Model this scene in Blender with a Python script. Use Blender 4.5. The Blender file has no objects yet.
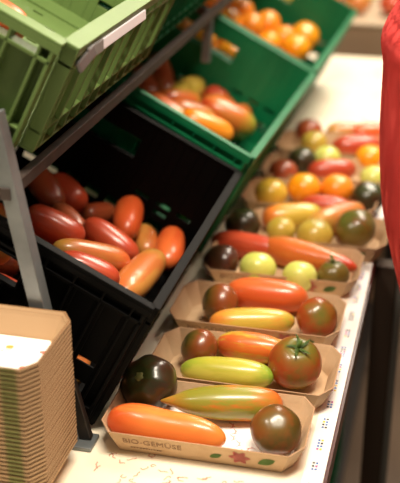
import bpy, bmesh, math, random
from mathutils import Vector, Matrix, noise
random.seed(7)
S = bpy.context.scene
COL = S.collection
# ------------------------------------------------------------------ camera
FPX = 1044.0
PITCH = math.atan(467 / 1044.0)
YAW = math.atan(285 / math.hypot(1044, 467))
CAM = Vector((0, 0, .66))
_fh = Vector((-math.sin(YAW), math.cos(YAW), 0))
_F = _fh * math.cos(PITCH) - Vector((0, 0, 1)) * math.sin(PITCH)
_R = Vector((math.cos(YAW), math.sin(YAW), 0))
_U = _R.cross(_F)
cd = bpy.data.cameras.new('camera'); cam = bpy.data.objects.new('camera', cd); COL.objects.link(cam)
cam.matrix_world = Matrix(((_R.x, _U.x, -_F.x, 0), (_R.y, _U.y, -_F.y, 0), (_R.z, _U.z, -_F.z, .66), (0, 0, 0, 1)))
cd.sensor_fit = 'HORIZONTAL'; cd.sensor_width = 36; cd.lens = FPX / 400 * 36
cd.clip_start = .02
cd.dof.use_dof = True; cd.dof.focus_distance = 1.16; cd.dof.aperture_fstop = 5.0
S.camera = cam
# ------------------------------------------------------------------ light and exposure
def lin(h):
    h = h.lstrip('#'); v = [int(h[i:i + 2], 16) / 255 for i in (0, 2, 4)]
    return tuple((c / 12.92 if c <= .04045 else ((c + .055) / 1.055) ** 2.4) for c in v) + (1,)
W = bpy.data.worlds.new('world'); S.world = W; W.use_nodes = True
W.node_tree.nodes['Background'].inputs[0].default_value = lin('#ffe9cf')
W.node_tree.nodes['Background'].inputs[1].default_value = .26
def area(name, loc, target, size, sy, power, col='#fff1dd'):
    l = bpy.data.lights.new(name, 'AREA'); l.shape = 'RECTANGLE'; l.size = size; l.size_y = sy; l.energy = power; l.color = lin(col)[:3]
    o = bpy.data.objects.new(name, l); COL.objects.link(o); o.location = loc
    o.rotation_euler = (Vector(target) - Vector(loc)).to_track_quat('-Z', 'Y').to_euler(); return o
area('ceiling_lamp_front', (.05, .75, 1.8), (-.2, 1.15, 0), .8, .35, 46)
area('coat_fill_light', (-.95, .45, 1.78), (.05, 1.25, .2), .5, .5, 24)  # added fill light to brighten the red coat, not a lamp of the shop
area('ceiling_lamp_back', (.25, 2.5, 1.75), (-.1, 2.2, 0), 1.2, .5, 48)
area('ceiling_lamp_far', (.0, 4.1, 1.7), (0, 4.1, 0), 1.5, .6, 40)
S.view_settings.view_transform = 'Standard'; S.view_settings.look = 'None'; S.view_settings.gamma = 1
S.view_settings.exposure = 0.0
# ------------------------------------------------------------------ helpers
def ray(px, py): return _F * FPX + _R * (px - 200) + _U * (241.5 - py)
def onz(px, py, z=0.0):
    d = ray(px, py); return CAM + d * ((z - CAM.z) / d.z)
def ony(px, py, Y):
    d = ray(px, py); return CAM + d * ((Y - CAM.y) / d.y)
MATS = {}
def mat(name, col, rough=.5, metal=0, coat=0, spec=.5, noise_amt=0, noise_scale=30, col2=None, bump=0, bump_scale=200, sss=0):
    if name in MATS: return MATS[name]
    m = bpy.data.materials.new(name); m.use_nodes = True; nt = m.node_tree; b = nt.nodes['Principled BSDF']
    b.inputs['Base Color'].default_value = lin(col); b.inputs['Roughness'].default_value = rough
    b.inputs['Metallic'].default_value = metal; b.inputs['Coat Weight'].default_value = coat
    b.inputs['Specular IOR Level'].default_value = spec
    tc = nt.nodes.new('ShaderNodeTexCoord')
    if noise_amt or col2:
        n = nt.nodes.new('ShaderNodeTexNoise'); n.inputs['Scale'].default_value = noise_scale; n.inputs['Detail'].default_value = 4
        nt.links.new(tc.outputs['Object'], n.inputs['Vector'])
        r = nt.nodes.new('ShaderNodeValToRGB'); r.color_ramp.elements[0].position = .35; r.color_ramp.elements[1].position = .65
        r.color_ramp.elements[0].color = lin(col); r.color_ramp.elements[1].color = lin(col2 or col)
        nt.links.new(n.outputs['Fac'], r.inputs['Fac']); nt.links.new(r.outputs['Color'], b.inputs['Base Color'])
    if bump:
        n2 = nt.nodes.new('ShaderNodeTexNoise'); n2.inputs['Scale'].default_value = bump_scale; n2.inputs['Detail'].default_value = 3
        nt.links.new(tc.outputs['Object'], n2.inputs['Vector'])
        bp = nt.nodes.new('ShaderNodeBump'); bp.inputs['Strength'].default_value = bump; bp.inputs['Distance'].default_value = .002
        nt.links.new(n2.outputs['Fac'], bp.inputs['Height']); nt.links.new(bp.outputs['Normal'], b.inputs['Normal'])
    MATS[name] = m; return m
def fruit(name, shoulder, body, streak, tip=None, amount=.5, stretch=.25, scale=45, rough=.31):
    """skin of a ripe tomato: colour runs from the stem end to the blossom end, with streaks along the fruit"""
    if name in MATS: return MATS[name]
    m = bpy.data.materials.new(name); m.use_nodes = True; nt = m.node_tree; b = nt.nodes['Principled BSDF']
    b.inputs['Roughness'].default_value = rough; b.inputs['Coat Weight'].default_value = .30; b.inputs['Coat Roughness'].default_value = .10; b.inputs['Specular IOR Level'].default_value = .45
    b.inputs['Subsurface Weight'].default_value = .05; b.inputs['Subsurface Radius'].default_value = (.02, .006, .002); b.inputs['Subsurface Scale'].default_value = .3
    at = nt.nodes.new('ShaderNodeAttribute'); at.attribute_name = 'along'
    tc = nt.nodes.new('ShaderNodeTexCoord'); oi = nt.nodes.new('ShaderNodeObjectInfo')
    mp = nt.nodes.new('ShaderNodeMapping'); mp.inputs['Scale'].default_value = (1, 1, stretch)
    nt.links.new(tc.outputs['Object'], mp.inputs['Vector']); nt.links.new(oi.outputs['Random'], mp.inputs['Location'])
    n = nt.nodes.new('ShaderNodeTexNoise'); n.inputs['Scale'].default_value = scale; n.inputs['Detail'].default_value = 4; n.inputs['Roughness'].default_value = .6
    nt.links.new(mp.outputs['Vector'], n.inputs['Vector'])
    n0 = nt.nodes.new('ShaderNodeTexNoise'); n0.inputs['Scale'].default_value = 18; nt.links.new(mp.outputs['Vector'], n0.inputs['Vector'])
    ma = nt.nodes.new('ShaderNodeMath'); ma.operation = 'MULTIPLY_ADD'; ma.inputs[1].default_value = .45; nt.links.new(n0.outputs['Fac'], ma.inputs[0])
    sb = nt.nodes.new('ShaderNodeMath'); sb.operation = 'SUBTRACT'; sb.inputs[1].default_value = .225; nt.links.new(at.outputs['Fac'], sb.inputs[0]); nt.links.new(sb.outputs[0], ma.inputs[2])
    r = nt.nodes.new('ShaderNodeValToRGB'); e = r.color_ramp.elements
    e[0].position = .04; e[0].color = lin(shoulder); e[1].position = .34; e[1].color = lin(body)
    x = e.new(.78); x.color = lin(body); x = e.new(.97); x.color = lin(tip or body)
    nt.links.new(ma.outputs[0], r.inputs['Fac'])
    r2 = nt.nodes.new('ShaderNodeValToRGB'); r2.color_ramp.elements[0].position = .5; r2.color_ramp.elements[1].position = .62
    r2.color_ramp.elements[1].color = (amount,) * 3 + (1,); r2.color_ramp.elements[0].color = (0, 0, 0, 1)
    nt.links.new(n.outputs['Fac'], r2.inputs['Fac'])
    mx = nt.nodes.new('ShaderNodeMix'); mx.data_type = 'RGBA'
    nt.links.new(r2.outputs['Color'], mx.inputs[0]); nt.links.new(r.outputs['Color'], mx.inputs[6]); mx.inputs[7].default_value = lin(streak)
    nt.links.new(mx.outputs[2], b.inputs['Base Color'])
    bp = nt.nodes.new('ShaderNodeBump'); bp.inputs['Strength'].default_value = .12; bp.inputs['Distance'].default_value = .002
    nt.links.new(n0.outputs['Fac'], bp.inputs['Height']); nt.links.new(bp.outputs['Normal'], b.inputs['Normal'])
    MATS[name] = m; return m
def tag(o, label=None, cat=None, group=None, kind=None):
    if label: o['label'] = label
    if cat: o['category'] = cat
    if group: o['group'] = group
    if kind: o['kind'] = kind
    return o
def empty(name, loc=(0, 0, 0), rot=(0, 0, 0)):
    o = bpy.data.objects.new(name, None); COL.objects.link(o); o.location = loc; o.rotation_euler = rot; o.empty_display_size = .02; return o
def link(name, me, m=None, parent=None):
    o = bpy.data.objects.new(name, me); COL.objects.link(o)
    if m:
        for k in (m if isinstance(m, (list, tuple)) else [m]): me.materials.append(k)
    if parent: o.parent = parent
    return o
def bobj(name, bm, m, parent=None, smooth=False, bevel=0):
    bmesh.ops.recalc_face_normals(bm, faces=bm.faces)
    me = bpy.data.meshes.new(name); bm.to_mesh(me); bm.free()
    if smooth:
        for p in me.polygons: p.use_smooth = True
    o = link(name, me, m, parent)
    if bevel:
        b = o.modifiers.new('bevel', 'BEVEL'); b.width = bevel; b.segments = 2; b.limit_method = 'ANGLE'
    return o
def box(bm, x0, x1, y0, y1, z0, z1, mi=0):
    v = [bm.verts.new((x, y, z)) for z in (z0, z1) for y in (y0, y1) for x in (x0, x1)]
    for f in ((0, 2, 3, 1), (4, 5, 7, 6), (0, 1, 5, 4), (2, 6, 7, 3), (0, 4, 6, 2), (1, 3, 7, 5)):
        bm.faces.new([v[i] for i in f]).material_index = mi
def rail(bm, a, b, w, h, roll=0, mi=0):
    """rectangular bar from a to b"""
    a, b = Vector(a), Vector(b); d = (b - a).normalized(); up = Vector((0, 0, 1)) if abs(d.z) < .95 else Vector((0, 1, 0))
    s = d.cross(up).normalized(); u = s.cross(d).normalized()
    s, u = s * math.cos(roll) + u * math.sin(roll), u * math.cos(roll) - s * math.sin(roll)
    v = [bm.verts.new(p + s * (i * w / 2) + u * (j * h / 2)) for p in (a, b) for i, j in ((-1, -1), (1, -1), (1, 1), (-1, 1))]
    for f in ((0, 1, 2, 3), (7, 6, 5, 4), (0, 4, 5, 1), (1, 5, 6, 2), (2, 6, 7, 3), (3, 7, 4, 0)): bm.faces.new([v[i] for i in f]).material_index = mi
def tube(bm, pts, rad, seg=8):
    rings = []
    for i, p in enumerate(pts):
        p = Vector(p); a = Vector(pts[max(0, i - 1)]); b = Vector(pts[min(len(pts) - 1, i + 1)]); d = (b - a).normalized()
        s = d.orthogonal().normalized() if i == 0 else (rings_s - d * rings_s.dot(d)).normalized()
        rings_s = s; u = d.cross(s); r = rad[i] if isinstance(rad, (list, tuple)) else rad
        rings.append([bm.verts.new(p + (s * math.cos(2 * math.pi * k / seg) + u * math.sin(2 * math.pi * k / seg)) * r) for k in range(seg)])
    for A, B in zip(rings, rings[1:]):
        for k in range(seg): bm.faces.new((A[k], A[(k + 1) % seg], B[(k + 1) % seg], B[k]))
    bm.faces.new(rings[0]); bm.faces.new(rings[-1][::-1])
# ------------------------------------------------------------------ materials
KRAFT = mat('kraft_board', '#c9aa86', .75, spec=.2, col2='#c1a17c', noise_scale=60, bump=.15, bump_scale=400)
KRAFT_DK = mat('kraft_board_edge', '#b08c6c', .8, spec=.2)
KRAFT_EDGE_SHADE = mat('kraft_edge_shade', '#7d5f42', .85, spec=.1)  # cut edge brown, deepened in colour to stand in for shade between stacked trays
PAPER = mat('cream_paper', '#faf1dc', .5, spec=.3, col2='#f6ead0', noise_scale=8)
WHITE = mat('white_paper', '#faf8f4', .5, spec=.3)
INK_RED = mat('red_ink', '#dd9f86', .6); INK_BROWN = mat('brown_ink', '#856446', .7)
INK_GREEN = mat('green_ink', '#65863a', .6); INK_PINK = mat('pink_ink', '#cc7468', .6)
INK_BLACK = mat('black_ink', '#22222a', .5); INK_BLUE = mat('blue_ink', '#2b6fc0', .5); INK_YEL = mat('yellow_ink', '#e5cf2e', .5); INK_MAG = mat('magenta_ink', '#b53a9a', .5)
BLACK = mat('black_plastic', '#050505', .5, spec=.08)
GREEN = mat('green_plastic', '#0a7044', .4, spec=.4, col2='#09643c', noise_scale=12)
LIME = mat('light_green_plastic', '#667f46', .42, spec=.35, col2='#5f7741', noise_scale=10)
STEEL = mat('galvanised_steel', '#8d9394', .45, metal=.6, col2='#777d7e', noise_scale=25)
RAIL = mat('worn_steel_rail', '#4d423c', .55, metal=.2, col2='#3f3631', noise_scale=40)
DARKMETAL = mat('dark_metal', '#241f1c', .45, metal=.3)
GREYMETAL = mat('grey_metal', '#74726a', .6, spec=.2)
CLIP = mat('grey_clip_plastic', '#6f6d6b', .35)
CARD = mat('white_card', '#dfdde2', .3)
RED = mat('red_cloth', '#f55a56', .85, spec=.15, col2='#ee524f', noise_scale=6, bump=.25, bump_scale=900)
SKIN = mat('skin', '#c98f70', .5); HAIR = mat('brown_hair', '#3a261a', .6); TROUSER = mat('dark_trousers', '#2c2622', .8); SHOE = mat('black_shoe', '#151515', .4)
STEM = mat('green_stem', '#5d7a2a', .6, col2='#48631f', noise_scale=80)
SCAR = mat('stem_scar', '#8a8a50', .6, col2='#5d6a35', noise_scale=120)
# ------------------------------------------------------------------ setting
FZ = -.87
ORD = 'first second third fourth fifth sixth seventh eighth ninth tenth eleventh twelfth thirteenth fourteenth fifteenth sixteenth seventeenth eighteenth nineteenth twentieth twenty-first twenty-second twenty-third twenty-fourth twenty-fifth twenty-sixth twenty-seventh twenty-eighth twenty-ninth thirtieth thirty-first thirty-second thirty-third thirty-fourth thirty-fifth thirty-sixth thirty-seventh thirty-eighth thirty-ninth fortieth'.split()
def slab(name, x0, x1, y0, y1, z0, z1, m):
    bm = bmesh.new(); box(bm, x0, x1, y0, y1, z0, z1); o = bobj(name, bm, m); o['kind'] = 'structure'; return o
slab('floor', -2.2, 2.2, -1.0, 6.0, FZ - .05, FZ, mat('floor_tile', '#6a5848', .45, col2='#5f4e40', noise_scale=5))
slab('wall_back', -2.2, 2.2, 6.0, 6.1, FZ, 1.85, mat('wall_plaster', '#8a7763', .9))
slab('wall_left', -2.3, -2.2, -1.0, 6.1, FZ, 1.85, mat('wall_plaster_dark', '#5d5145', .9))
slab('ceiling', -2.3, 2.2, -1.0, 6.1, 1.85, 1.9, mat('ceiling_white', '#cfc8bc', .9))
# ------------------------------------------------------------------ sales table
TX = -.09
table = tag(empty('display_table', (-.6, 1.5, FZ)), 'long market sales table with cream top and dark legs under the tomato trays', 'table')
def tpart(name, f, m, bevel=0):
    bm = bmesh.new(); f(bm); bmesh.ops.translate(bm, vec=(.6, -1.5, -FZ), verts=bm.verts); return bobj(name, bm, m, table, bevel=bevel)
tpart('table_top', lambda b: box(b, -1.25, TX, .35, 2.66, -.030, -.0012), mat('cream_laminate', '#d8c7a4', .4), .001)
tpart('edge_trim', lambda b: box(b, TX, TX + .004, .35, 2.66, -.030, -.003), mat('dark_red_edge', '#4a1c18', .25))
tpart('leg', lambda b: box(b, TX + .0045, TX + .037, 1.43, 1.46, 0 + FZ, -.010), mat('brown_leg', '#4a3d32', .6, spec=.2), .002)
tpart('leg_cover', lambda b: box(b, TX + .037, TX + .047, 1.432, 1.458, FZ, -.010), GREYMETAL, .002)
tpart('leg', lambda b: box(b, TX - .045, TX - .003, 2.55, 2.60, 0 + FZ, -.03), DARKMETAL, .002)
tpart('leg', lambda b: box(b, -1.22, -1.17, 1.34, 1.385, FZ, -.03), DARKMETAL, .002)
tpart('leg', lambda b: box(b, -1.22, -1.17, 2.55, 2.60, FZ, -.03), DARKMETAL, .002)
tpart('leg', lambda b: box(b, TX - .045, TX - .003, .40, .445, FZ, -.03), DARKMETAL, .002)
tpart('leg', lambda b: box(b, -1.22, -1.17, .40, .445, FZ, -.03), DARKMETAL, .002)
tpart('lower_shelf', lambda b: box(b, -1.2, TX - .05, .45, 2.55, -.66, -.64), DARKMETAL)
# printed paper covering the table
bm = bmesh.new()
box(bm, -1.24, TX, .36, 2.65, -.0012, 0, 0)
box(bm, TX - .021, TX + .0005, .36, 2.65, 0, .0003, 1)
def quad(bm, cx, cy, w, h, z, mi, a=0):
    c, s = math.cos(a), math.sin(a)
    v = [bm.verts.new((cx + c * x - s * y, cy + s * x + c * y, z)) for x, y in ((-w / 2, -h / 2), (w / 2, -h / 2), (w / 2, h / 2), (-w / 2, h / 2))]
    bm.faces.new(v).material_index = mi
y = .78
while y < 2.6:      # printer's colour marks along the margin
    n = random.choice((3, 4, 4, 5))
    for k in range(n):
        for j in range(2):
            quad(bm, TX - .0095 - j * .0035, y + k * .0055, .0024, .0030, .0006, random.choice((2, 3, 4, 5, 3, 2)))
    y += n * .0055 + random.choice((.016, .024, .020))
def squiggle(bm, cx, cy, s, mi, rng):
    p = Vector((cx, cy, .0004)); a = rng.uniform(0, 6.28)
    for k in range(7):
        a += rng.uniform(-1.2, 1.2); q = p + Vector((math.cos(a), math.sin(a), 0)) * s
        quad(bm, (p.x + q.x) / 2, (p.y + q.y) / 2, s * 1.15, .0011, .0004, mi, math.atan2(q.y - p.y, q.x - p.x)); p = q
rg = random.Random(3)
for px, py in [(128, 462), (140, 470), (156, 468), (170, 476), (122, 478), (150, 455), (186, 480), (98, 470), (112, 455), (205, 479), (230, 482), (165, 482), (135, 481)]:
    q = onz(px, py)
    for j in range(2): squiggle(bm, q.x + rg.uniform(-.004, .004), q.y + (j - .5) * .006, .0017, 6, rg)
for k in range(60): squiggle(bm, rg.uniform(-.31, -.13), rg.uniform(1.95, 2.6), .005, 6, rg)
bm.normal_update()
me = bpy.data.meshes.new('table_paper'); bm.to_mesh(me); bm.free()
o = link('table_paper', me, [PAPER, WHITE, INK_BLACK, INK_BLUE, INK_YEL, INK_MAG, INK_RED])
tag(o, 'cream printed paper sheet covering the table, white margin with coloured dots', 'paper')
# ------------------------------------------------------------------ carton trays
RX, RY, TH = .110, .058, .029
def octo(hx, hy, c):
    a, b = c * .58, c * .85
    return [(-hx + a, -hy), (hx - a, -hy), (hx, -hy + b), (hx, hy - b), (hx - a, hy), (-hx + a, hy), (-hx, hy - b), (-hx, -hy + b)]
def tray_wall(th=TH, rx=RX, ry=RY):
    bm = bmesh.new(); t = .0014
    prof = [octo(rx - .013, ry - .012, .017), octo(rx, ry, .024), octo(rx - t, ry - t, .0235), octo(rx - .013 - t, ry - .012 - t, .0165)]
    zs = [0, th, th, .0016]
    R_ = [[bm.verts.new((x, y, z)) for x, y in p] for p, z in zip(prof, zs)]
    for A, B, mi in zip(R_, R_[1:] + R_[:1], (0, 1, 0, 0)):
        for k in range(8):
            f = bm.faces.new((A[k], A[(k + 1) % 8], B[(k + 1) % 8], B[k])); f.material_index = mi
    return bm
def tray_floor(rx=RX, ry=RY):
    bm = bmesh.new(); R_ = []
    for z, d in ((0, .0002), (.0014, .0004)): R_.append([bm.verts.new((x, y, z)) for x, y in octo(rx - .0132 - d, ry - .0122 - d, .0165)])
    for k in range(8): bm.faces.new((R_[0][k], R_[0][(k + 1) % 8], R_[1][(k + 1) % 8], R_[1][k]))
    bm.faces.new(R_[0][::-1]); bm.faces.new(R_[1]); return bm
def tray_print(full=True):
    """white lining sheet printed with loose red and orange strokes"""
    bm = bmesh.new(); v = [bm.verts.new((x, y, .0018)) for x, y in octo(RX - .0155, RY - .0145, .015)]; bm.faces.new(v).material_index = 0
    v2 = [bm.verts.new((x, y, .0016)) for x, y in octo(RX - .0155, RY - .0145, .015)]; bm.faces.new(v2[::-1])
    rr = random.Random(11)
    for k in range(34):
        x, y = rr.uniform(-.085, .085), rr.uniform(-.035, .035); a = rr.uniform(0, 3)
        for j in range(3):
            quad(bm, x, y, .006, .0008, .0021, 1, a); a += .8; x += .004 * math.cos(a); y += .004 * math.sin(a)
    return bm
wall_me = None
def text_mesh(s, size):
    cu = bpy.data.curves.new('lettering', 'FONT'); cu.body = s; cu.size = size; cu.extrude = .00006; cu.resolution_u = 3
    o = bpy.data.objects.new('lettering', cu); COL.objects.link(o); bpy.context.view_layer.update()
    me = bpy.data.meshes.new_from_object(o.evaluated_get(bpy.context.evaluated_depsgraph_get())); bpy.data.objects.remove(o); bpy.data.curves.remove(cu); return me
TXT = text_mesh('BIO-GEMÜSE', .0115); TXT.materials.clear()
_ang = math.atan2(TH, .012)           # lean of the front wall
def front_matrix(x, up):
    """a spot on the leaning front wall, up metres above its foot"""
    y = -(RY - .012) - up / math.tan(_ang) - .0004
    return Matrix.Translation((x, y, up)) @ Matrix.Rotation(math.pi - _ang, 4, 'X')
def flat(name, polys, m, parent, x, up):
    bm = bmesh.new()
    for p in polys: bm.faces.new([bm.verts.new((a, b, 0)) for a, b in p])
    bmesh.ops.solidify(bm, geom=bm.faces[:], thickness=.00012)
    o = bobj(name, bm, m, parent); o.matrix_local = front_matrix(x, up); return o
def leaf_poly(cx, cy, L, w, a):
    c, s = math.cos(a), math.sin(a); P = []
    for t in range(13):
        u = t / 12; P.append((u * L, w * math.sin(math.pi * u) ** .8))
    for t in range(11, 0, -1):
        u = t / 12; P.append((u * L, -w * math.sin(math.pi * u) ** .8))
    return [(cx + c * x - s * y, cy + s * x + c * y) for x, y in P]
def petal_flower(cx, cy, r):
    out = []
    for k in range(6): out.append(leaf_poly(cx, cy, r, r * .33, k * math.pi / 3 + .3))
    return out
def star_flower(r): return [((r * (.80 + .20 * math.cos(6 * a))) * math.cos(a), (r * (.80 + .20 * math.cos(6 * a))) * math.sin(a)) for a in [2 * math.pi * k / 60 for k in range(60)]]
W_ME = F_ME = P_ME = None
def tray(cx, cy, rz, label, printed=True, lining=False, z=0.0004, group='carton trays of mixed tomatoes in a row along the table'):
    t = tag(empty('carton_tray', (cx, cy, z), (0, 0, rz)), label, 'tray', group)
    link('tray_wall', W_ME, None, t); link('tray_base', F_ME, None, t)
    if lining: link('lining_sheet', P_ME, None, t)
    if printed:
        o = link('lettering', TXT, None, t); o.matrix_local = front_matrix(-.082, .0150)
        polys = []; x = 0; rr = random.Random(5)
        for k in range(11):
            w = rr.uniform(.001, .0028); polys.append([(x, 0), (x + w, 0), (x + w, .0016), (x, .0016)]); x += w + .0009
        flat('small_print', polys, INK_BROWN, t, -.074, .0075)
        flat('leaf_emblem', [leaf_poly(0, 0, .021, .0055, .5)], INK_GREEN, t, .063, .010)
        flat('small_leaf_emblem', [leaf_poly(0, 0, .015, .0038, .5)], INK_GREEN, t, .012, .010)
        flat('flower_emblem', [star_flower(.0115)], INK_PINK, t, .044, .0160)
    return t
b_ = tray_wall(); me = bpy.data.meshes.new('tray_wall'); bmesh.ops.recalc_face_normals(b_, faces=b_.faces); b_.to_mesh(me); b_.free(); me.materials.append(KRAFT); me.materials.append(KRAFT_DK); W_ME = me
b_ = tray_floor(); me = bpy.data.meshes.new('tray_base'); b_.to_mesh(me); b_.free(); me.materials.append(KRAFT); F_ME = me
b_ = tray_print(); me = bpy.data.meshes.new('lining_sheet'); b_.to_mesh(me); b_.free(); me.materials.append(WHITE); me.materials.append(INK_PINK); P_ME = me
TXT.materials.append(INK_BROWN)
TR = [  # cx, cy, rz, label
    (-.221, .928, .012, 'kraft carton tray nearest the camera, holding an orange, a pointed green and two dark tomatoes'),
    (-.207, 1.050, .0, 'kraft carton tray second from the front, holding the big red-brown tomato with green star'),
    (-.217, 1.184, .0, 'kraft carton tray third from the front, holding a long orange-red tomato behind a yellow-green one'),
    (-.210, 1.338, .010, 'kraft carton tray fourth from the front, holding two small pale yellow-green tomatoes'),
    (-.182, 1.462, .0, 'kraft carton tray fifth from the front, its right end poking out over the table edge'),
    (-.210, 1.600, .0, 'kraft carton tray sixth from the front, holding a yellow and two orange round tomatoes'),
    (-.205, 1.735, .0, 'kraft carton tray seventh from the front, with long red and pale green tomatoes'),
    (-.200, 1.870, .0, 'kraft carton tray farthest along the row, with long red and yellow-green tomatoes'),
]
for i, a in enumerate(TR): tray(*a, lining=(i == 0))
# ------------------------------------------------------------------ tomatoes
def along(me, vals):
    at = me.attributes.new('along', 'FLOAT', 'POINT')
    for i, v in enumerate(vals): at.data[i].value = v
def long_mesh(L, R, fat=.0, bend=.0, tip=0, waist=0, seed=0, pinch=0):
    """stem end at -z, blossom end at +z. fat > 0: thicker towards +z"""
    rr = random.Random(seed); bm = bmesh.new(); N, K = 28, 24; vals = []; rings = []
    ph = rr.uniform(0, 6.28)
    for i in range(N + 1):
        a = math.pi * i / N; u = -math.cos(a)
        r = R * max(0, 1 - abs(u) ** (3.6 + .35 * ((seed + int(L * 1e4)) % 5))) ** .5 * (.93 + .07 * math.cos(2 * u)) * (1 + fat * u) * (1 - waist * math.exp(-(u / .3) ** 2))
        if pinch: r *= 1 - pinch * max(0, u) ** 1.5
        z = u * L / 2
        if tip and u > .86: z += tip * ((u - .86) / .14) ** 1.5; r *= 1 - .35 * ((u - .86) / .14)
        off = bend * (1 - u * u)
        if i in (0, N): rings.append([bm.verts.new((off, 0, z + (.0015 if i == 0 else 0)))]); vals.append(i / N); continue
        ring = []
        for k in range(K):
            th = 2 * math.pi * k / K
            q = 1 + .025 * math.cos(3 * th + ph) + .02 * math.cos(2 * th + 2 * u + ph)
            ring.append(bm.verts.new((off + r * q * math.cos(th), r * q * math.sin(th), z))); vals.append((u + 1) / 2)
        rings.append(ring)
    for A, B in zip(rings, rings[1:]):
        if len(A) == 1:
            for k in range(K): bm.faces.new((A[0], B[(k + 1) % K], B[k]))
        elif len(B) == 1:
            for k in range(K): bm.faces.new((A[k], A[(k + 1) % K], B[0]))
        else:
            for k in range(K): bm.faces.new((A[k], A[(k + 1) % K], B[(k + 1) % K], B[k]))
    return bm, vals
def round_mesh(R, squash=.86, ribs=5, rib=.03, seed=0, dip=.05):
    """stem end at +z"""
    rr = random.Random(seed); bm = bmesh.new(); N, K = 24, 40; vals = []; rings = []; ph = rr.uniform(0, 6)
    for i in range(N + 1):
        a = math.pi * i / N; s = math.sin(a); c = math.cos(a)
        z = R * squash * c - R * dip * math.exp(-(s / .28) ** 2) * (1 if c > 0 else .15)
        if i in (0, N): rings.append([bm.verts.new((0, 0, z))]); vals.append(i / N); continue
        ring = []
        for k in range(K):
            th = 2 * math.pi * k / K
            q = s * (1 + rib * (math.cos(ribs * th + ph) + .5 * math.cos(2 * th + ph * 2)) * (.4 + .6 * max(0, c)))
            ring.append(bm.verts.new((R * q * math.cos(th), R * q * math.sin(th), z))); vals.append(i / N)
        rings.append(ring)
    for A, B in zip(rings, rings[1:]):
        if len(A) == 1:
            for k in range(K): bm.faces.new((A[0], B[k], B[(k + 1) % K]))
        elif len(B) == 1:
            for k in range(K): bm.faces.new((A[(k + 1) % K], A[k], B[0]))
        else:
            for k in range(K): bm.faces.new((A[(k + 1) % K], A[k], B[k], B[(k + 1) % K]))
    return bm, vals
def finish(name, bm, vals, m):
    me = bpy.data.meshes.new(name); bm.normal_update(); bm.to_mesh(me); bm.free(); along(me, vals)
    for p in me.polygons: p.use_smooth = True
    me.materials.append(m); o = bpy.data.objects.new(name, me); COL.objects.link(o); return o
def long_tomato(p0, p1, R, m, label, group, roll=0, **kw):
    """p0 stem end, p1 blossom end, world points on the axis"""
    p0, p1 = Vector(p0), Vector(p1); d = p1 - p0
    bm, vals = long_mesh(d.length, R, **kw)
    o = finish('long_tomato', bm, vals, m)
    q = d.to_track_quat('Z', 'Y'); o.rotation_mode = 'QUATERNION'; o.rotation_quaternion = q @ Matrix.Rotation(roll, 3, 'Z').to_quaternion()
    o.location = (p0 + p1) / 2; return tag(o, label, 'tomato', group)
def calyx(parent, R, z, n=5, size=.55, stem=.012):
    bm = bmesh.new()
    for k in range(n):
        a = 2 * math.pi * k / n + random.uniform(-.2, .2); L = R * size * random.uniform(.8, 1.1); prev = None
        for i in range(6):
            u = i / 5; r = L * u; w = R * .085 * (1 - u) ** .7 + .0003; h = z + .0012 + R * .16 * u ** .7 * (1 - .2 * u) + (.0015 * math.sin(k * 2.1) * u)
            c, s = math.cos(a + .3 * u), math.sin(a + .3 * u)
            cur = [bm.verts.new((r * c - j * w * s, r * s + j * w * c, h + (0 if j else .0006))) for j in (-1, 0, 1)]
            if prev:
                for j in (0, 1): bm.faces.new((prev[j], prev[j + 1], cur[j + 1], cur[j]))
            prev = cur
    bmesh.ops.solidify(bm, geom=bm.faces[:], thickness=.0005)
    tube(bm, [(0, 0, z - .001), (.0005, 0, z + stem * .5), (.002, .001, z + stem)], [.0024, .0018, .0022])
    return bobj('calyx', bm, STEM, parent, smooth=True)
def round_tomato(c, R, m, label, group, axis=(0, 0, 1), top=None, squash=.88, **kw):
    if top: kw['dip'] = .16
    bm, vals = round_mesh(R, squash, **kw); o = finish('round_tomato', bm, vals, m)
    o.rotation_mode = 'QUATERNION'; o.rotation_quaternion = Vector(axis).to_track_quat('Z', 'Y'); o.location = c
    tag(o, label, 'tomato', group); zt = R * squash - R * .16
    if top == 'calyx': calyx(o, R, zt)
    elif top == 'scar':
        b = bmesh.new(); bmesh.ops.create_uvsphere(b, u_segments=12, v_segments=6, radius=.0060)
        for v in b.verts: v.co.z = v.co.z * .25 + zt + .0006; a = math.atan2(v.co.y, v.co.x); f = 1 + .3 * math.cos(5 * a); v.co.x *= f; v.co.y *= f
        bobj('stem_scar', b, SCAR, o, smooth=True)
    return o
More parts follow.
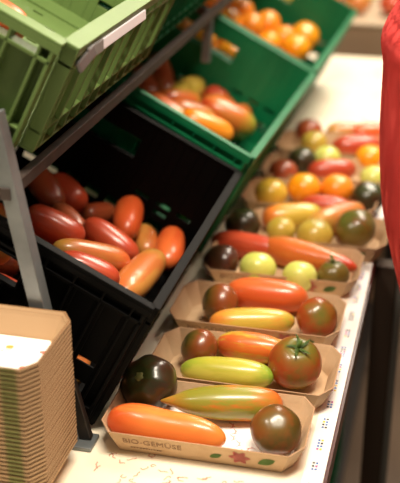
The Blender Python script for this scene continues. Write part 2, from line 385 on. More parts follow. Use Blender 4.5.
F_ = dict(
    orange=fruit('skin_orange', '#e0602c', '#e67a33', '#e89a45', '#e58a3c', .45),
    pointed=fruit('skin_green_orange', '#d0682a', '#8f8c2e', '#d0702a', '#b07f30', .9, scale=50, stretch=.3),
    dark=fruit('skin_dark_green', '#3a4420', '#332c18', '#472617', '#3a1f14', .6),
    brown=fruit('skin_brown', '#5f5522', '#82431d', '#4c4a1c', '#87381c', .8, stretch=.8, scale=24),
    redbrown=fruit('skin_red_brown', '#6c6a26', '#9c421c', '#676422', '#a8421f', .85, stretch=.8, scale=22),
    striped=fruit('skin_striped', '#c3542a', '#e2702c', '#c9b13a', '#d9a83c', .9, scale=60),
    lime=fruit('skin_yellow_green', '#93a233', '#b9b33c', '#d0c455', '#8fae3b', .6),
    yellowred=fruit('skin_yellow_orange', '#dc7a30', '#cfb043', '#dd8135', '#87a436', .75),
    orangered=fruit('skin_orange_red', '#cb5528', '#d65a2a', '#df7a3a', '#d0632f', .4),
    greenbrown=fruit('skin_green_brown', '#4f5a22', '#6b5a24', '#7a3f1e', '#6a5522', .8, stretch=.8, scale=24),
    chestnut=fruit('skin_chestnut', '#3a2616', '#4d2818', '#3f3018', '#4f2416', .6, stretch=.8, scale=24),
    rust=fruit('skin_rust_orange', '#bb5a28', '#cb662a', '#a8702c', '#c2401f', .9, scale=50),
    palegreen=fruit('skin_pale_green', '#bcc25a', '#c9cd62', '#d8d67a', '#c2c65c', .5),
    red=fruit('skin_red', '#a83e24', '#b9452a', '#cb6238', '#b0462a', .35),
    red2=fruit('skin_red_dull', '#7d3c20', '#a24a2a', '#b5653a', '#7c4522', .45),
    amber=fruit('skin_amber', '#b58a3c', '#c06c34', '#c99245', '#c8602f', .6),
    yellow=fruit('skin_yellow', '#c9a431', '#d3ab35', '#e0bf55', '#c99b30', .4),
    olive=fruit('skin_olive_yellow', '#9b8a33', '#b79b3c', '#c8ae50', '#a98738', .5),
    gold=fruit('skin_gold', '#e79a20', '#f0960f', '#f4ae3a', '#e88a15', .3),
    brightorange=fruit('skin_bright_orange', '#e88f2a', '#ec8a1c', '#f0a03a', '#e68018', .3),
    carrot=fruit('skin_deep_orange', '#8e9a33', '#cf662a', '#c08030', '#c04824', .5),
)
G_TRAY = 'tomatoes in the carton trays'
def tl(a, b, R, m, label, lift=.0022, h0=None, h1=None, **kw):
    R *= 1.13
    h0 = R + lift if h0 is None else h0; h1 = R + lift if h1 is None else h1
    return long_tomato(onz(a[0], a[1], h0), onz(b[0], b[1], h1), R, F_[m], label, G_TRAY, **kw)
def trd(p, R, m, label, lift=.0022, h=None, **kw):
    R *= 1.10
    h = R * .9 + lift if h is None else h
    return round_tomato(onz(p[0], p[1], h), R, F_[m], label, G_TRAY, **kw)
# tray 1
trd((149, 384), .0300, 'dark', 'near-black green round tomato at the left back of the nearest tray', axis=(-.25, -.6, .70), top='scar', rib=.06, ribs=7)
tl((108, 418), (226, 440), .0185, 'orange', 'long smooth orange tomato lying along the front of the nearest tray', fat=-.16, waist=.07, bend=.002, seed=3)
tl((283, 405), (171, 401), .0178, 'pointed', 'long pointed green and orange tomato across the nearest tray', fat=-.05, tip=.012, pinch=.35, h0=.021, h1=.028)
trd((276, 430), .0250, 'brown', 'brown-green round tomato at the right front of the nearest tray', axis=(.2, -.5, .8), squash=.86)
# tray 2
trd((199, 348), .0222, 'brown', 'small brown round tomato at the left back of the second tray', axis=(-.6, -.2, .4))
tl((216, 343), (290, 352), .0165, 'striped', 'orange and yellow striped long tomato at the back of the second tray', pinch=.15)
tl((180, 369), (274, 377), .0165, 'lime', 'yellow-green long tomato along the front of the second tray', fat=.05)
trd((295, 363), .0290, 'redbrown', 'big red-brown round tomato with a green star stem in the second tray', axis=(.15, -.25, .9), top='calyx', squash=.93, rib=.02)
# tray 3
trd((220, 303), .0242, 'brown', 'brown-orange round tomato at the left of the third tray', axis=(-.7, -.3, .3))
tl((226, 291), (308, 299), .0200, 'orangered', 'long glossy orange-red tomato at the back of the third tray', fat=.02)
tl((209, 323), (295, 321), .0165, 'yellowred', 'long yellow-orange tomato with a green end in front of the third tray', pinch=.1)
trd((317, 318), .0243, 'redbrown', 'red-brown round tomato at the right end of the third tray', axis=(.3, -.6, .5))
# tray 4
trd((221, 262), .0245, 'chestnut', 'dark brown round tomato at the left end of the fourth tray', axis=(-.4, -.3, .7))
tl((212, 240), (285, 252), .0175, 'red', 'long red tomato at the back left of the fourth tray')
trd((258, 268), .0240, 'palegreen', 'pale yellow-green round tomato, larger of the pair in the fourth tray', axis=(0, .3, .9))
tl((262, 246), (357, 268), .0190, 'rust', 'long orange-red tapering tomato at the right back of the fourth tray', fat=-.15, pinch=.3)
trd((300, 276), .0222, 'palegreen', 'pale yellow-green round tomato, smaller of the pair in the fourth tray', axis=(0, .3, .9))
trd((333, 275), .0210, 'greenbrown', 'small green-brown round tomato with green stem in the fourth tray', axis=(-.1, .2, .9), top='calyx', h=.024)
# tray 5
trd((243, 224), 0.0252, 'dark', 'black-green round tomato at the left end of the fifth tray')
tl((262, 219), (322, 214), 0.0196, 'yellowred', 'long yellow-orange tomato at the back of the fifth tray')
trd((281, 230), 0.0207, 'olive', 'olive-yellow round tomato at the front left of the fifth tray')
tl((310, 227), (362, 209), 0.0196, 'amber', 'long amber tomato lying diagonally in the fifth tray')
trd((315, 235), 0.0252, 'olive', 'dull yellow round tomato at the front middle of the fifth tray')
trd((355, 229), 0.0291, 'greenbrown', 'dark brown-green round tomato at the right end of the fifth tray', axis=(-.3, -.4, .8))
# tray 6
trd((271, 193), 0.0252, 'yellow', 'yellow round tomato at the left of the sixth tray')
trd((304, 188), 0.0258, 'gold', 'golden orange round tomato, left of the pair in the sixth tray')
trd((337, 189), 0.0258, 'brightorange', 'bright orange round tomato, right of the pair in the sixth tray')
trd((368, 197), 0.0252, 'dark', 'dark green round tomato at the right end of the sixth tray', axis=(.2, -.3, .9))
tl((300, 204), (352, 208), 0.0157, 'red', 'long red tomato lying in front of the orange ones in the sixth tray', h0=.015, h1=.015)
trd((283, 172), 0.0235, 'red2', 'dull red-brown round tomato at the left of the seventh tray')
# tray 7
trd((302, 160), 0.0241, 'dark', 'black-green round tomato at the left back of the seventh tray')
trd((327, 158), 0.0230, 'palegreen', 'pale green round tomato in the middle of the seventh tray', h=.026)
trd((370, 158), 0.0246, 'gold', 'golden orange round tomato at the right of the seventh tray', h=.026)
tl((308, 172), (356, 169), 0.0185, 'red', 'long red tomato along the front of the seventh tray')
trd((374, 178), 0.0224, 'palegreen', 'pale yellow-green round tomato behind the dark green one, beside the red coat', h=.024)
# tray 8
trd((309, 131), 0.0246, 'red2', 'dark red round tomato at the far left of the last tray')
trd((314, 143), 0.0235, 'olive', 'yellow-green round tomato at the left front of the last tray')
tl((326, 134), (362, 132), 0.0190, 'amber', 'long yellow and orange tomato at the very back of the last tray', h0=.022, h1=.022)
tl((332, 147), (382, 145), 0.0190, 'red', 'long red tomato along the front of the last tray', h0=.02, h1=.02)
tl((350, 134), (392, 131), 0.0185, 'orangered', 'long orange-red tomato at the far right of the last tray', h0=.024, h1=.024)
# ------------------------------------------------------------------ crates
TILT = math.radians(27)
def panel(bm, L, H, holes, t0, t1, put):
    """thin skin of length L, height H pierced by holes (a0,a1,b0,b1); put(a0,a1,b0,b1,t0,t1) adds one box"""
    As = sorted({0, L} | {h[0] for h in holes} | {h[1] for h in holes}); Bs = sorted({0, H} | {h[2] for h in holes} | {h[3] for h in holes})
    for a0, a1 in zip(As, As[1:]):
        run = None
        for b0, b1 in zip(Bs, Bs[1:]):
            am, bm_ = (a0 + a1) / 2, (b0 + b1) / 2
            hole = any(h[0] < am < h[1] and h[2] < bm_ < h[3] for h in holes)
            if hole:
                if run: put(a0, a1, run[0], run[1], t0, t1); run = None
            else: run = (run[0] if run else b0, b1)
        if run: put(a0, a1, run[0], run[1], t0, t1)
def side(parent, m, L, H, axis, at, sgn, handle=None, lattice=True, slots=True, open_row=False):
    """one crate wall. axis 'x': wall runs along local x (near / far), 'y': along local y. outward = sgn"""
    bm = bmesh.new(); D = .017 if open_row else .009; RW = .0016 if open_row else .0011
    def put(a0, a1, b0, b1, t0, t1):
        lo, hi = sorted((at + sgn * t0, at + sgn * t1))
        if axis == 'x': box(bm, -a1, -a0, lo, hi, b0, b1)
        else: box(bm, lo, hi, a0, a1, b0, b1)
    holes = []
    if handle: holes.append(handle)
    pitch = .033; n = max(2, round((L - .03) / pitch)); pitch = (L - .03) / n
    ribs = [.015 + k * pitch for k in range(n + 1)]
    if slots:
        for k in range(n):
            a0 = ribs[k] + .006; a1 = ribs[k + 1] - .006
            if handle and a1 > handle[0] - .004 and a0 < handle[1] + .004:
                b_list = [(.030, .046)] if handle[2] > .055 else []
            else: b_list = [(.030, .046), (.056, .062), (.070, .076)] if H > .14 else [(.030, .038), (.050, .056)]
            if lattice and k % 2 == 0 and len(b_list) > 1: b_list = b_list[:1] + b_list[2:]
            if open_row: b_list = [(H - .022, H - .006)] + ([(.028, H - .030)] if k % 4 == 3 else [(.005, .018)]) if axis == 'x' else [(H - .022, H - .006)] + ([(.028, H - .030)] if k % 3 else [(.028, .036), (.042, .050), (.056, .064)]); a0 -= .004; a1 += .004
            holes += [(a0, a1, b0, b1) for b0, b1 in b_list]
    panel(bm, L, H - .004, holes, 0, .0022, put)
    put(-.004, L + .004, H - .004, H, -.001, D + .0005)          # rim flange
    put(-.004, L + .004, H - .012, H - .004, D - .001, D + .0005)    # turned-down lip
    put(0, L, H - .026, H - .022, .0022, D)              # ledge under the rim
    put(0, L, .022, .025, .0022, D - .001)                      # lower ledge
    put(0, L, 0, .003, .0022, D - .001)                         # foot ledge
    for a in ribs:
        if handle and handle[0] - .002 < a < handle[1] + .002:
            put(a - RW, a + RW, .003, handle[2], .0022, D - .001)
        else: put(a - RW, a + RW, .003, H - .004, .0022, D)
    for a in (.002, L - .002): put(a - .002, a + .002, .003, H - .004, .0022, D)
    if handle:
        h0, h1, h2, h3 = handle
        put(h0 - .003, h1 + .003, h2 - .003, h2, .0022, .010); put(h0 - .003, h0, h2, h3, .0022, .010); put(h1, h1 + .003, h2, h3, .0022, .010); put(h0 - .003, h1 + .003, h3, h3 + .003, .0022, .010)
    return bobj('side_panel', bm, m, parent, bevel=.0007)
def crate(O, Wd, L, H, m, label, handle_x=True, handle_y=False, group=None, rot=(0, TILT, 0), yaw=0, open_row=False):
    """O is the low right near corner of its floor"""
    rot = (rot[0], rot[1], yaw)
    c = tag(empty('plastic_crate', O, rot), label, 'crate', group)
    bm = bmesh.new()
    def put(a0, a1, b0, b1, t0, t1): box(bm, -a1, -a0, b0, b1, t0, t1)
    holes = []
    nx, ny = int((Wd - .04) / .03), int((L - .04) / .03)
    for i in range(nx):
        for j in range(ny):
            if (i + j) % 2: holes.append((.02 + i * .03 + .008, .02 + i * .03 + .022, .02 + j * .03 + .012, .02 + j * .03 + .018))
    panel(bm, Wd, L, holes, 0, .003, put)
    put(.05, Wd - .05, L * .5 - .004, L * .5 + .004, .003, .006); put(.05, Wd - .05, .04, .046, .003, .006); put(.05, Wd - .05, L - .046, L - .04, .003, .006)
    bobj('crate_base', bm, m, c)
    hx = (Wd / 2 - .065, Wd / 2 + .065, H - .062, H - .032) if handle_x else None
    hy = (L / 2 - .055, L / 2 + .055, H - .060, H - .034) if handle_y else None
    side(c, m, Wd, H, 'x', 0, -1, None if open_row else hx, open_row=open_row); side(c, m, Wd, H, 'x', L, 1, hx)
    side(c, m, L, H, 'y', 0, 1, hy, open_row=open_row); side(c, m, L, H, 'y', -Wd, -1, hy)
    return c
YC = .905
P1 = ony(91, 440, YC); P1.z = max(P1.z, .006)
O1 = Vector((P1.x - .008, YC + .008, P1.z)); O2 = Vector((O1.x + .013, 1.355, O1.z + .014)); O3 = Vector((O1.x + .029, 1.840, O1.z + .014))
CH = .177
LC = (.405, .455, .53)
C1 = crate(O1, .40, LC[0], CH, BLACK, 'black plastic crate of smooth red tomatoes tilted towards the front')
C2 = crate(O2, .40, LC[1], CH, GREEN, 'dark green plastic crate of long orange tomatoes behind the black crate', yaw=-.04)
C3 = crate(O3, .40, LC[2], CH, GREEN, 'green plastic crate of round orange tomatoes farthest back on the table', yaw=-.03)
def loc(O, px, py, h):
    en = Vector((math.sin(TILT), 0, math.cos(TILT))); d = ray(px, py); return CAM + d * (((O - CAM).dot(en) + h) / d.dot(en))
def cl(O, a, b, R, m, label, group, ha, hb=None, **kw):
    R *= 1.08
    return long_tomato(loc(O, *a, ha), loc(O, *b, hb if hb is not None else ha), R, F_[m], label, group, **kw)
G1 = 'long red tomatoes in the black crate'
cl(O1, (30, 168), (60, 208), .0180, 'red2', 'dull brown-red long tomato at the upper left of the black crate', G1, .045, pinch=.2)
cl(O1, (53, 177), (80, 208), .0190, 'red', 'red long tomato beside the brown-red one at the back left of the black crate', G1, .045, fat=.12)
cl(O1, (25, 212), (84, 240), .0190, 'red', 'big red sausage-shaped tomato at the left of the black crate, by the steel post', G1, .075, bend=-.002)
cl(O1, (54, 207), (84, 236), .0150, 'red2', 'narrow dull red tomato tucked behind the big sausage-shaped one', G1, .048)
cl(O1, (84, 214), (114, 210), .0160, 'red2', 'short red tomato half hidden at the back of the black crate', G1, .026)
cl(O1, (127, 234), (134, 197), .0190, 'orangered', 'plump upright-looking orange-red tomato at the back middle of the black crate', G1, .046, .058, fat=.06)
cl(O1, (84, 222), (137, 259), .0180, 'red', 'long red tomato slanting down through the middle of the black crate', G1, .060, bend=-.001)
cl(O1, (52, 248), (129, 264), .0175, 'amber', 'long orange-brown tomato with a pale pointed end near the crate front wall', G1, .080, tip=0, fat=.10)
cl(O1, (56, 258), (119, 283), .0175, 'red', 'glossy red tomato lying against the front wall of the black crate', G1, .100, fat=.1)
cl(O1, (142, 228), (148, 256), .0170, 'amber', 'short brownish-orange tomato between the two upright red ones', G1, .030)
cl(O1, (175, 228), (169, 262), .0185, 'orangered', 'short bright orange-red tomato at the right wall of the black crate', G1, .048)
cl(O1, (158, 256), (120, 298), .0205, 'amber', 'plump orange and yellow tomato in the near right corner of the black crate', G1, .070, .085, fat=.06)
rr = random.Random(21)
ex = Vector((-math.cos(TILT), 0, math.sin(TILT))); en = Vector((math.sin(TILT), 0, math.cos(TILT))); ey = Vector((0, 1, 0))
def loose(O, x, y, h, a, L, R, m, label, group):
    c = O + ex * x + ey * y + en * h; d = (ex * math.cos(a) + ey * math.sin(a)) * (L / 2)
    return long_tomato(c - d, c + d, R, F_[m], label, group, seed=rr.randint(0, 99))
for k, (x, y, h, a) in enumerate(sorted([(.045, .05, .022, 1.4), (.095, .045, .022, .2), (.17, .04, .022, .1), (.245, .045, .022, .3), (.10, .10, .024, .1), (.18, .095, .024, 0), (.06, .12, .022, 1.5), (.25, .10, .024, .2), (.12, .15, .022, .4), (.20, .155, .024, 0), (.045, .20, .024, 1.5), (.11, .21, .022, 0), (.19, .21, .022, .1), (.26, .17, .022, 1.2), (.07, .06, .060, .1), (.15, .05, .062, 0), (.23, .05, .062, .1), (.31, .08, .024, 1.3), (.24, .24, .022, .4), (.20, .072, .090, 0), (.16, .27, .022, 0)], key=lambda q: q[1])):
    loose(O1, x, y, h, a, .066, .0175, ('red', 'orangered', 'red2', 'amber')[k % 4], 'red tomato at the bottom of the black crate, ' + ORD[k] + ' from its near wall', 'bottom layer of red tomatoes in the black crate')
G2 = 'long orange tomatoes in the dark green crate'
cl(O2, (158, 56), (166, 96), .0200, 'red2', 'dark red long tomato standing up at the left back of the dark green crate', G2, .062)
cl(O2, (141, 70), (150, 100), .0200, 'red2', 'dull red long tomato at the left edge of the dark green crate', G2, .05)
cl(O2, (172, 100), (203, 80), .0220, 'olive', 'olive-orange long tomato leaning up in the middle of the dark green crate', G2, .06)
cl(O2, (262, 116), (222, 76), .0240, 'carrot', 'thick orange-red long tomato at the right wall of the dark green crate', G2, .055)
cl(O2, (255, 130), (200, 102), .0240, 'carrot', 'long orange tomato with a green end at the near right of the dark green crate', G2, .080)
cl(O2, (200, 104), (158, 98), .0200, 'carrot', 'orange long tomato lying across the middle of the dark green crate', G2, .06)
cl(O2, (232, 138), (180, 116), .0210, 'brightorange', 'bright orange long tomato along the near wall of the dark green crate', G2, .10)
cl(O2, (190, 128), (140, 96), .0210, 'carrot', 'orange tomato along the near wall, left part of the dark green crate', G2, .09)
cl(O2, (228, 104), (206, 90), .0190, 'red', 'red tomato tip between the thick orange-red one and the olive one', G2, .06)
cl(O2, (246, 108), (232, 128), .0200, 'carrot', 'short orange tomato squeezed into the near right corner of the dark green crate', G2, .060)
cl(O2, (214, 122), (168, 106), .0200, 'amber', 'amber long tomato in the second row of the dark green crate', G2, .075)
for k, (x, y, h, a) in enumerate(sorted([(.05, .08, .024, 1.5), (.12, .07, .024, 0), (.21, .08, .024, .1), (.30, .08, .024, 0), (.08, .16, .024, .4), (.17, .17, .024, 0), (.26, .17, .024, .2), (.07, .25, .024, 1.4), (.15, .25, .024, .1), (.24, .25, .024, 0), (.12, .12, .064, 0), (.20, .13, .064, .2), (.10, .33, .024, 1.4), (.20, .33, .024, .2)], key=lambda q: q[1])):
    loose(O2, x, y, h, a, .085, .0205, 'carrot', 'orange tomato at the bottom of the dark green crate, ' + ORD[k] + ' from its near wall', 'bottom layer of orange tomatoes in the dark green crate')
G3 = 'round orange tomatoes in the far green crate'
for px, py, h, R, m, lb in [(308, 32, .085, .033, 'gold', 'golden round tomato in the right corner of the far green crate'),
        (296, 48, .10, .031, 'gold', 'golden round tomato at the near right of the far green crate'),
        (266, 24, .085, .032, 'brightorange', 'orange round tomato in the middle of the far green crate'),
        (240, 10, .10, .031, 'brightorange', 'orange round tomato near the left of the far green crate'),
        (268, 44, .06, .030, 'gold', 'golden round tomato low against the near wall of the far green crate'),
        (222, 2, .09, .031, 'carrot', 'reddish orange round tomato at the left of the far green crate'),
        (250, 26, .095, .030, 'brightorange', 'orange round tomato against the near wall of the far green crate'),
        (283, 38, .08, .030, 'brightorange', 'orange round tomato between two golden ones in the far green crate'),
        (228, 22, .085, .030, 'gold', 'golden round tomato showing through the handle opening of the green crate'),
        (206, 4, .09, .030, 'brightorange', 'orange round tomato farthest left showing above the rim of the far green crate')]:
    round_tomato(loc(O3, px, py, h), R, F_[m], lb, G3, axis=(random.uniform(-.5, .5), random.uniform(-.5, .5), .8))
for k in range(5):
    round_tomato(O3 + ex * (.085 + k * .060) + ey * .034 + en * (.104 + .004 * (k % 2)), .029, F_['gold'], 'golden tomato against the near wall of far green crate, ' + ORD[k] + ' from the right', G3)
for k in range(24):
    x, y = .05 + (k % 5) * .066, .045 + (k // 5) * .075
    round_tomato(O3 + ex * x + ey * y + en * .033, .030, F_['brightorange'], 'orange tomato, bottom layer of far green crate, %s row, %s from its right wall' % (ORD[k // 5], ORD[k % 5]), 'bottom layer of round orange tomatoes in the far crate')
def settle(c, Wd, L, names):
    """nudge the fruit that would touch a crate wall or floor back inside"""
    bpy.context.view_layer.update(); inv = c.matrix_world.inverted()
    for o in [o for o in COL.objects if o.get('group') in names]:
        P = [inv @ (o.matrix_world @ v.co) for v in o.data.vertices]; d = Vector((0, 0, 0))
        for ax, lo, hi in ((0, -Wd + .001, -.001), (1, .001, L - .001), (2, .004, 9)):
            a, b = min(p[ax] for p in P), max(p[ax] for p in P)
            if a < lo: d[ax] = lo - a
            elif b > hi: d[ax] = hi - b
        if d.length: o.location = o.location + c.matrix_world.to_3x3() @ d
settle(C1, .40, LC[0], (G1, 'bottom layer of red tomatoes in the black crate'))
settle(C2, .40, LC[1], (G2, 'bottom layer of orange tomatoes in the dark green crate'))
settle(C3, .40, LC[2], (G3, 'bottom layer of round orange tomatoes in the far crate'))
# ------------------------------------------------------------------ display rack
RP = ony(10, 190, .885)
rack = tag(empty('display_rack', (RP.x, .885, 0)), 'grey steel rack with slanting post carrying the upper row of crates', 'rack')
def rpart(name, f, m, bevel=.001):
    bm = bmesh.new(); f(bm); bmesh.ops.translate(bm, vec=(-RP.x, -.885, 0), verts=bm.verts); return bobj(name, bm, m, rack, bevel=bevel)
ft = ony(73, 447, .883); tp = ony(-4, 122, .883)
rpart('post', lambda b: rail(b, (ft.x, .883, .004), (tp.x - .002, .883, tp.z + .01), .0165, .018), STEEL)
rpart('foot', lambda b: box(b, ft.x - .010, ft.x + .026, .868, .897, .0004, .005), STEEL)
rpart('bracket', lambda b: rail(b, (ft.x + .014, .886, .005), (ft.x - .002, .886, .075), .016, .008), DARKMETAL)
dx = ex; ra = Vector((RP.x, .872, RP.z)); 
rpart('front_rail', lambda b: rail(b, ra, (RP.x, 2.6, RP.z), .011, .013, roll=0), RAIL)
up0 = ra + ex * .02; bk = ra + ex * .42
rpart('rear_rail', lambda b: rail(b, (bk.x, .872, bk.z), (bk.x, 2.6, bk.z), .016, .020), RAIL)
for yy in (.883, 1.74, 2.59):
    rpart('cross_bar', lambda b: rail(b, (RP.x - .008, yy, RP.z), (bk.x + .008, yy, bk.z), .014, .014), RAIL)
    rpart('rear_post', lambda b: rail(b, (bk.x - .017, yy, .0005), (bk.x - .017, yy, bk.z + .01), .018, .018), STEEL)
    if yy > 1: rpart('post', lambda b: rail(b, (RP.x - .5 * .02, yy, .19 + .012), (RP.x - .004, yy, RP.z), .014, .014), STEEL)
# upper crates
LR = ony(66, 52, YC); UH = .125
OU = Vector((LR.x + .009, YC + .018, LR.z)) - en * UH - Vector((math.cos(TILT), 0, -math.sin(TILT))) * .018
crate(OU, .42, .40, UH, LIME, 'light green plastic crate on the upper rack, nearest the camera', open_row=True)
crate(OU + ey * .43 , .42, .42, UH, GREEN, 'dark green plastic crate on the upper rack behind the light green one')
crate(OU + ey * .88, .42, .42, UH, GREEN, 'dark green plastic crate farthest back on the upper rack')
GU = 'tomatoes in the light green crate'
for k, (x, y, h, m, lb) in enumerate([(.075, .028, .098, 'orangered', 'orange tomato just showing over the rim of the light green crate'), (.18, .03, .07, 'red', 'red tomato behind the slots of the light green crate wall'), (.22, .03, .03, 'amber', 'amber tomato low behind the slots of the light green crate wall')]):
    c = OU + ex * x + ey * y + en * h; long_tomato(c - ex * .03, c + ex * .03, .019, F_[m], lb, GU)
c = OU + ex * .075 + ey * .028
for k, x in enumerate((.05, .115)): 
    cc = OU + ex * x + ey * .028 + en * .024; long_tomato(cc - ex * .03, cc + ex * .03, .019, F_['red'], 'red tomato at the bottom of the light green crate, ' + ('nearest its right wall', 'second from its right wall')[k], GU)
    cc = OU + ex * x + ey * .028 + en * .062; long_tomato(cc - ex * .03, cc + ex * .03, .019, F_['red2'], 'dull red tomato at mid height in the light green crate, ' + ('nearest its right wall', 'second from its right wall')[k], GU)
# price strip clipped to the crate rim
pc = tag(empty('price_strip', (0, 0, 0)), 'white price strip in a grey clip on the light green crate rim', 'price strip')
xo = Vector((math.cos(TILT), 0, -math.sin(TILT)))
def rim_pt(y, out, dn): return OU + en * (UH - dn) + xo * out + Vector((0, y - OU.y, 0))
bm = bmesh.new(); rail(bm, rim_pt(.985, .021, .012), rim_pt(1.14, .021, .012), .0025, .0115, roll=0); bobj('card', bm, CARD, pc, bevel=.001)
bm = bmesh.new()
rail(bm, rim_pt(.945, .021, .012), rim_pt(.99, .021, .012), .004, .013); rail(bm, rim_pt(.932, .021, .024), rim_pt(.958, .022, .008), .005, .012)
bobj('clip', bm, CLIP, pc, bevel=.0015)
# ------------------------------------------------------------------ stack of empty trays
SX, SY = -.3430 - RX, .866 - RY
m = bpy.data.materials.new('stacked_kraft'); m.use_nodes = True; nt = m.node_tree; b = nt.nodes['Principled BSDF']; b.inputs['Roughness'].default_value = .75
tc = nt.nodes.new('ShaderNodeTexCoord'); sp = nt.nodes.new('ShaderNodeSeparateXYZ'); nt.links.new(tc.outputs['Object'], sp.inputs[0])
r = nt.nodes.new('ShaderNodeValToRGB'); e = r.color_ramp.elements
e[0].position = .0; e[0].color = lin('#bd9c76'); e[1].position = 1; e[1].color = lin('#bd9c76')
for p_, c_ in ((.62, '#bd9c76'), (.66, '#80824a'), (.80, '#80824a'), (.84, '#bd9c76')): x = e.new(p_); x.color = lin(c_)
mr = nt.nodes.new('ShaderNodeMapRange'); mr.inputs[1].default_value = .02; mr.inputs[2].default_value = .11
nt.links.new(sp.outputs[0], mr.inputs[0]); nt.links.new(mr.outputs[0], r.inputs['Fac']); 
lt = nt.nodes.new('ShaderNodeMath'); lt.operation = 'LESS_THAN'; lt.inputs[1].default_value = -.044; nt.links.new(sp.outputs[1], lt.inputs[0])
mx = nt.nodes.new('ShaderNodeMix'); mx.data_type = 'RGBA'; mx.inputs[6].default_value = lin('#bd9c76'); nt.links.new(lt.outputs[0], mx.inputs[0]); nt.links.new(r.outputs['Color'], mx.inputs[7]); nt.links.new(mx.outputs[2], b.inputs['Base Color'])
bm = bmesh.new(); t_ = .0012
pr_ = [(octo(RX - .013, RY - .012, .014), 0), (octo(RX - .0038, RY - .0038, .0185), TH - .0032), (octo(RX, RY, .0195), TH - .0024), (octo(RX, RY, .0195), TH), (octo(RX - .0022, RY - .0022, .019), TH), (octo(RX - .013 - t_, RY - .012 - t_, .0135), .0016)]
RR = [[bm.verts.new((x, y, z)) for x, y in p] for p, z in pr_]
for A, B in zip(RR, RR[1:] + RR[:1]):
    for k in range(8): bm.faces.new((A[k], A[(k + 1) % 8], B[(k + 1) % 8], B[k])).material_index = 1 if A is RR[3] or A is RR[1] else 0  # painted shade on rim tops and under the lips
bmesh.ops.recalc_face_normals(bm, faces=bm.faces)
SW = bpy.data.meshes.new('tray_wall'); bm.to_mesh(SW); bm.free(); SW.materials.append(m); SW.materials.append(KRAFT_EDGE_SHADE)
NS = 30; PI_ = .0048
GS = 'empty carton trays nested in a stack'
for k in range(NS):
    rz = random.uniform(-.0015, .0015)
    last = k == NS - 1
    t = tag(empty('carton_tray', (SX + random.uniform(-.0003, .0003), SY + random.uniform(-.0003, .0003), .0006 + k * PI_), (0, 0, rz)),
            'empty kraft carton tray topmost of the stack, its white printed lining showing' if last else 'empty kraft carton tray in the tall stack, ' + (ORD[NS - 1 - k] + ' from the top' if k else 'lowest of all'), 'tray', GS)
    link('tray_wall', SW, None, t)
    if k in (0, NS - 1): link('tray_base', F_ME, None, t)
    if last:
        bm = bmesh.new(); v = [bm.verts.new((x, y, .0019)) for x, y in octo(RX - .0155, RY - .0145, .015)]; bm.faces.new(v).material_index = 0
        for (x, y, rr_, mi) in ((.052, .022, .0045, 1), (.080, -.012, .004, 2), (.030, -.030, .005, 2), (.088, .020, .004, 2), (.0, .01, .005, 1), (-.04, -.01, .005, 2)):
            bm.faces.new([bm.verts.new((x + rr_ * math.cos(a * .7), y + rr_ * .8 * math.sin(a * .7), .0022)) for a in range(9)]).material_index = mi
        for j in range(10): squiggle(bm, random.uniform(-.07, .08), random.uniform(-.03, .03), .003, 2, rg)
        for v in bm.verts:
            if v.co.z < .001: v.co.z = .0022
        me = bpy.data.meshes.new('lining_sheet'); bm.to_mesh(me); bm.free(); link('lining_sheet', me, [WHITE, mat('orange_ink', '#e0a04a', .6), INK_PINK], t)
# ------------------------------------------------------------------ under the table and beyond it
crate(Vector((-.16, 1.42, -.638)), .55, .40, .2, GREEN, 'green plastic crate on the dark shelf under the table', rot=(0, 0, 0))
bt = tag(empty('back_display', (-.3, 3.1, FZ)), 'beige display counter beyond the far end of the table', 'counter')
bm = bmesh.new(); box(bm, -.9, .9, -.32, .5, 0, -FZ + .055); bobj('counter_body', bm, mat('beige_board', '#a08a70', .6, col2='#93795f', noise_scale=4), bt, bevel=.003)
bm = bmesh.new(); box(bm, -.9, .9, -.335, .5, -FZ + .055, -FZ + .062); bobj('counter_top', bm, mat('pale_board', '#b9a58a', .5), bt, bevel=.002)
rr = random.Random(9); kk = 0
for i in range(9):
    for j in range(3):
        x = -.72 + i * .09 + rr.uniform(-.01, .01); y_ = 2.88 + j * .085
        mm = ('red', 'orangered', 'red', 'amber', 'yellow', 'red', 'olive')[(i * 2 + j) % 7]
        round_tomato(Vector((x, y_, .062 + .033 )), .036, F_[mm], {'red': 'red', 'orangered': 'orange-red', 'amber': 'amber', 'yellow': 'yellow', 'olive': 'olive'}[mm] + ' round tomato on the far counter, ' + ORD[i] + ' from left, ' + ORD[j] + ' row back', 'tomatoes on the far counter')
# ------------------------------------------------------------------ person in a red coat
PX, PY = .10, 1.25
XS = -.007
per = tag(empty('person', (PX, PY, FZ)), 'person in a red coat standing at the right edge of the table', 'person')
def skin(name, pts, edges, m, parent, root=0, sub=2):
    me = bpy.data.meshes.new(name); me.from_pydata([p[:3] for p in pts], edges, []); o = link(name, me, m, parent)
    sk = o.modifiers.new('skin', 'SKIN'); sk.use_smooth_shade = True
    for i, p in enumerate(pts):
        v = me.skin_vertices[0].data[i]; v.radius = (p[3], p[4] if len(p) > 4 else p[3]); v.use_root = (i == root)
    s = o.modifiers.new('sub', 'SUBSURF'); s.levels = sub; s.render_levels = sub
    return o
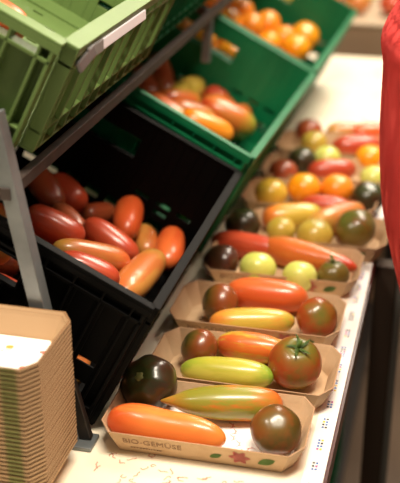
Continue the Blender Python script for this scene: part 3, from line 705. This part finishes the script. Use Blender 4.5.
# facing -x; local coordinates, z from the floor
pts = [(0.02, 0, .93, .12, .14), (.02, 0, 1.10, .11, .13), (.02, 0, 1.30, .12, .15), (.01, 0, 1.43, .08, .10), (.0, 0, 1.50, .05), (-.01, 0, 1.56, .055), (-.02, 0, 1.64, .085), (-.015, 0, 1.71, .07)]
edges = [(i, i + 1) for i in range(7)]
for s in (-1, 1):
    n = len(pts)
    pts += [(.02, s * .09, .86, .085), (.01, s * .10, .48, .055), (.03, s * .10, .10, .038), (-.06, s * .105, .035, .032), (-.13, s * .11, .03, .025)]
    edges += [(0, n), (n, n + 1), (n + 1, n + 2), (n + 2, n + 3), (n + 3, n + 4)]
    n = len(pts)
    pts += [(.02, s * .17, 1.40, .055), (.05, s * .235, 1.12, .04), (.03, s * .255, .90, .027), (.02, s * .256, .85, .03, .016), (.0, s * .256, .81, .032, .014)]
    edges += [(3, n), (n, n + 1), (n + 1, n + 2), (n + 2, n + 3), (n + 3, n + 4)]
    h = n + 4
    for f in range(4):      # fingers
        n = len(pts); x0 = -.024 + f * .016; L = (.062, .072, .068, .052)[f]
        pts += [(x0 - .0, s * .256, .79, .009), (x0 - .006, s * (.256 - .006), .79 - L * .5, .0085), (x0 - .010, s * (.256 - .020), .79 - L, .007)]
        edges += [(h, n), (n, n + 1), (n + 1, n + 2)]
    n = len(pts); pts += [(-.03, s * .252, .835, .010), (-.048, s * .244, .800, .009), (-.052, s * .236, .775, .0075)]
    edges += [(h - 1, n), (n, n + 1), (n + 1, n + 2)]
skin('body', pts, edges, SKIN, per)
bm = bmesh.new()
bmesh.ops.create_uvsphere(bm, u_segments=24, v_segments=16, radius=1)
for v in bm.verts: v.co = Vector((v.co.x * .098 + .005, v.co.y * .088, v.co.z * .105 + 1.70)); 
bmesh.ops.delete(bm, geom=[v for v in bm.verts if v.co.x < -.04 and v.co.z < 1.73], context='VERTS'); bobj('hair', bm, HAIR, per, smooth=True)
for s in (-1, 1):
    bm = bmesh.new(); bmesh.ops.create_uvsphere(bm, u_segments=12, v_segments=8, radius=.011, matrix=Matrix.Translation((-.074, s * .030, 1.655))); bobj('eye', bm, mat('eye_white', '#e9e4dc', .2), per, smooth=True)
    bm = bmesh.new(); bmesh.ops.create_uvsphere(bm, u_segments=12, v_segments=8, radius=1)
    for v in bm.verts: v.co = Vector((v.co.x * .016 + .0, v.co.y * .008 + s * .092, v.co.z * .028 + 1.64))
    bobj('ear', bm, SKIN, per, smooth=True)
    bm = bmesh.new(); box(bm, -.135, .09, s * .105 - .045, s * .105 + .045, 0.001, .07); bobj('shoe', bm, SHOE, per, bevel=.02)
bm = bmesh.new(); tube(bm, [(-.082, 0, 1.665), (-.100, 0, 1.625), (-.082, 0, 1.615)], [.007, .012, .006], 10); bobj('nose', bm, SKIN, per, smooth=True)
bm = bmesh.new(); tube(bm, [(-.074, -.024, 1.592), (-.084, 0, 1.590), (-.074, .024, 1.592)], [.002, .006, .002], 8); bobj('mouth', bm, mat('lips', '#a35a50', .4), per, smooth=True)
# trousers
pts = [(.02, 0, .98, .135, .155), (.02, 0, .90, .13, .15)]; edges = [(0, 1)]
for s in (-1, 1):
    n = len(pts); pts += [(.02, s * .092, .80, .095), (.01, s * .10, .48, .072), (.03, s * .10, .09, .060)]; edges += [(1, n), (n, n + 1), (n + 1, n + 2)]
skin('trousers', pts, edges, TROUSER, per)
# coat: rings up the body; front (towards the table) follows the belly and folds of the cloth
prof = [(.02, -.02), (.05, -.030), (.09, -.041), (.15, -.060), (.20, -.070), (.28, -.077), (.345, -.076), (.365, -.078), (.38, -.083), (.395, -.079), (.415, -.067), (.45, -.055), (.52, -.045), (.57, -.02), (.60, .03)]
bm = bmesh.new(); rings = []; K = 48
for z, xf in prof:
    ring = []; hw = .205 if z < .5 else .205 - (z - .5) * .9
    xb = .235 if z < .5 else .235 - (z - .5) * .8
    for k in range(K):
        a = 2 * math.pi * k / K; c, s = math.cos(a), math.sin(a)
        c2 = math.copysign(abs(c) ** .85, c); s2 = math.copysign(abs(s) ** .85, s)
        cx = (xf + xb) / 2; rxx = (xb - xf) / 2
        wob = 1 + .005 * math.sin(5 * a + z * 9) * (1 if z < .45 else .3) * (0 if c < -.8 else 1)
        ring.append(bm.verts.new((cx + rxx * c2 * wob - PX + XS, hw * s2 * wob, z - FZ)))
    rings.append(ring)
for A, B in zip(rings, rings[1:]):
    for k in range(K): bm.faces.new((A[k], A[(k + 1) % K], B[(k + 1) % K], B[k]))
bmesh.ops.solidify(bm, geom=bm.faces[:], thickness=-.004)
coat = bobj('coat', bm, RED, per, smooth=True); sb = coat.modifiers.new('sub', 'SUBSURF'); sb.levels = 1; sb.render_levels = 1
for s in (-1, 1):
    bm = bmesh.new(); tube(bm, [(.02, s * .12, 1.43), (.03, s * .18, 1.40), (.045, s * .215, 1.28), (.055, s * .238, 1.12), (.045, s * .25, 1.0), (.03, s * .255, .895)], [.05, .068, .062, .055, .048, .040], 20); bobj('sleeve', bm, RED, coat, smooth=True)
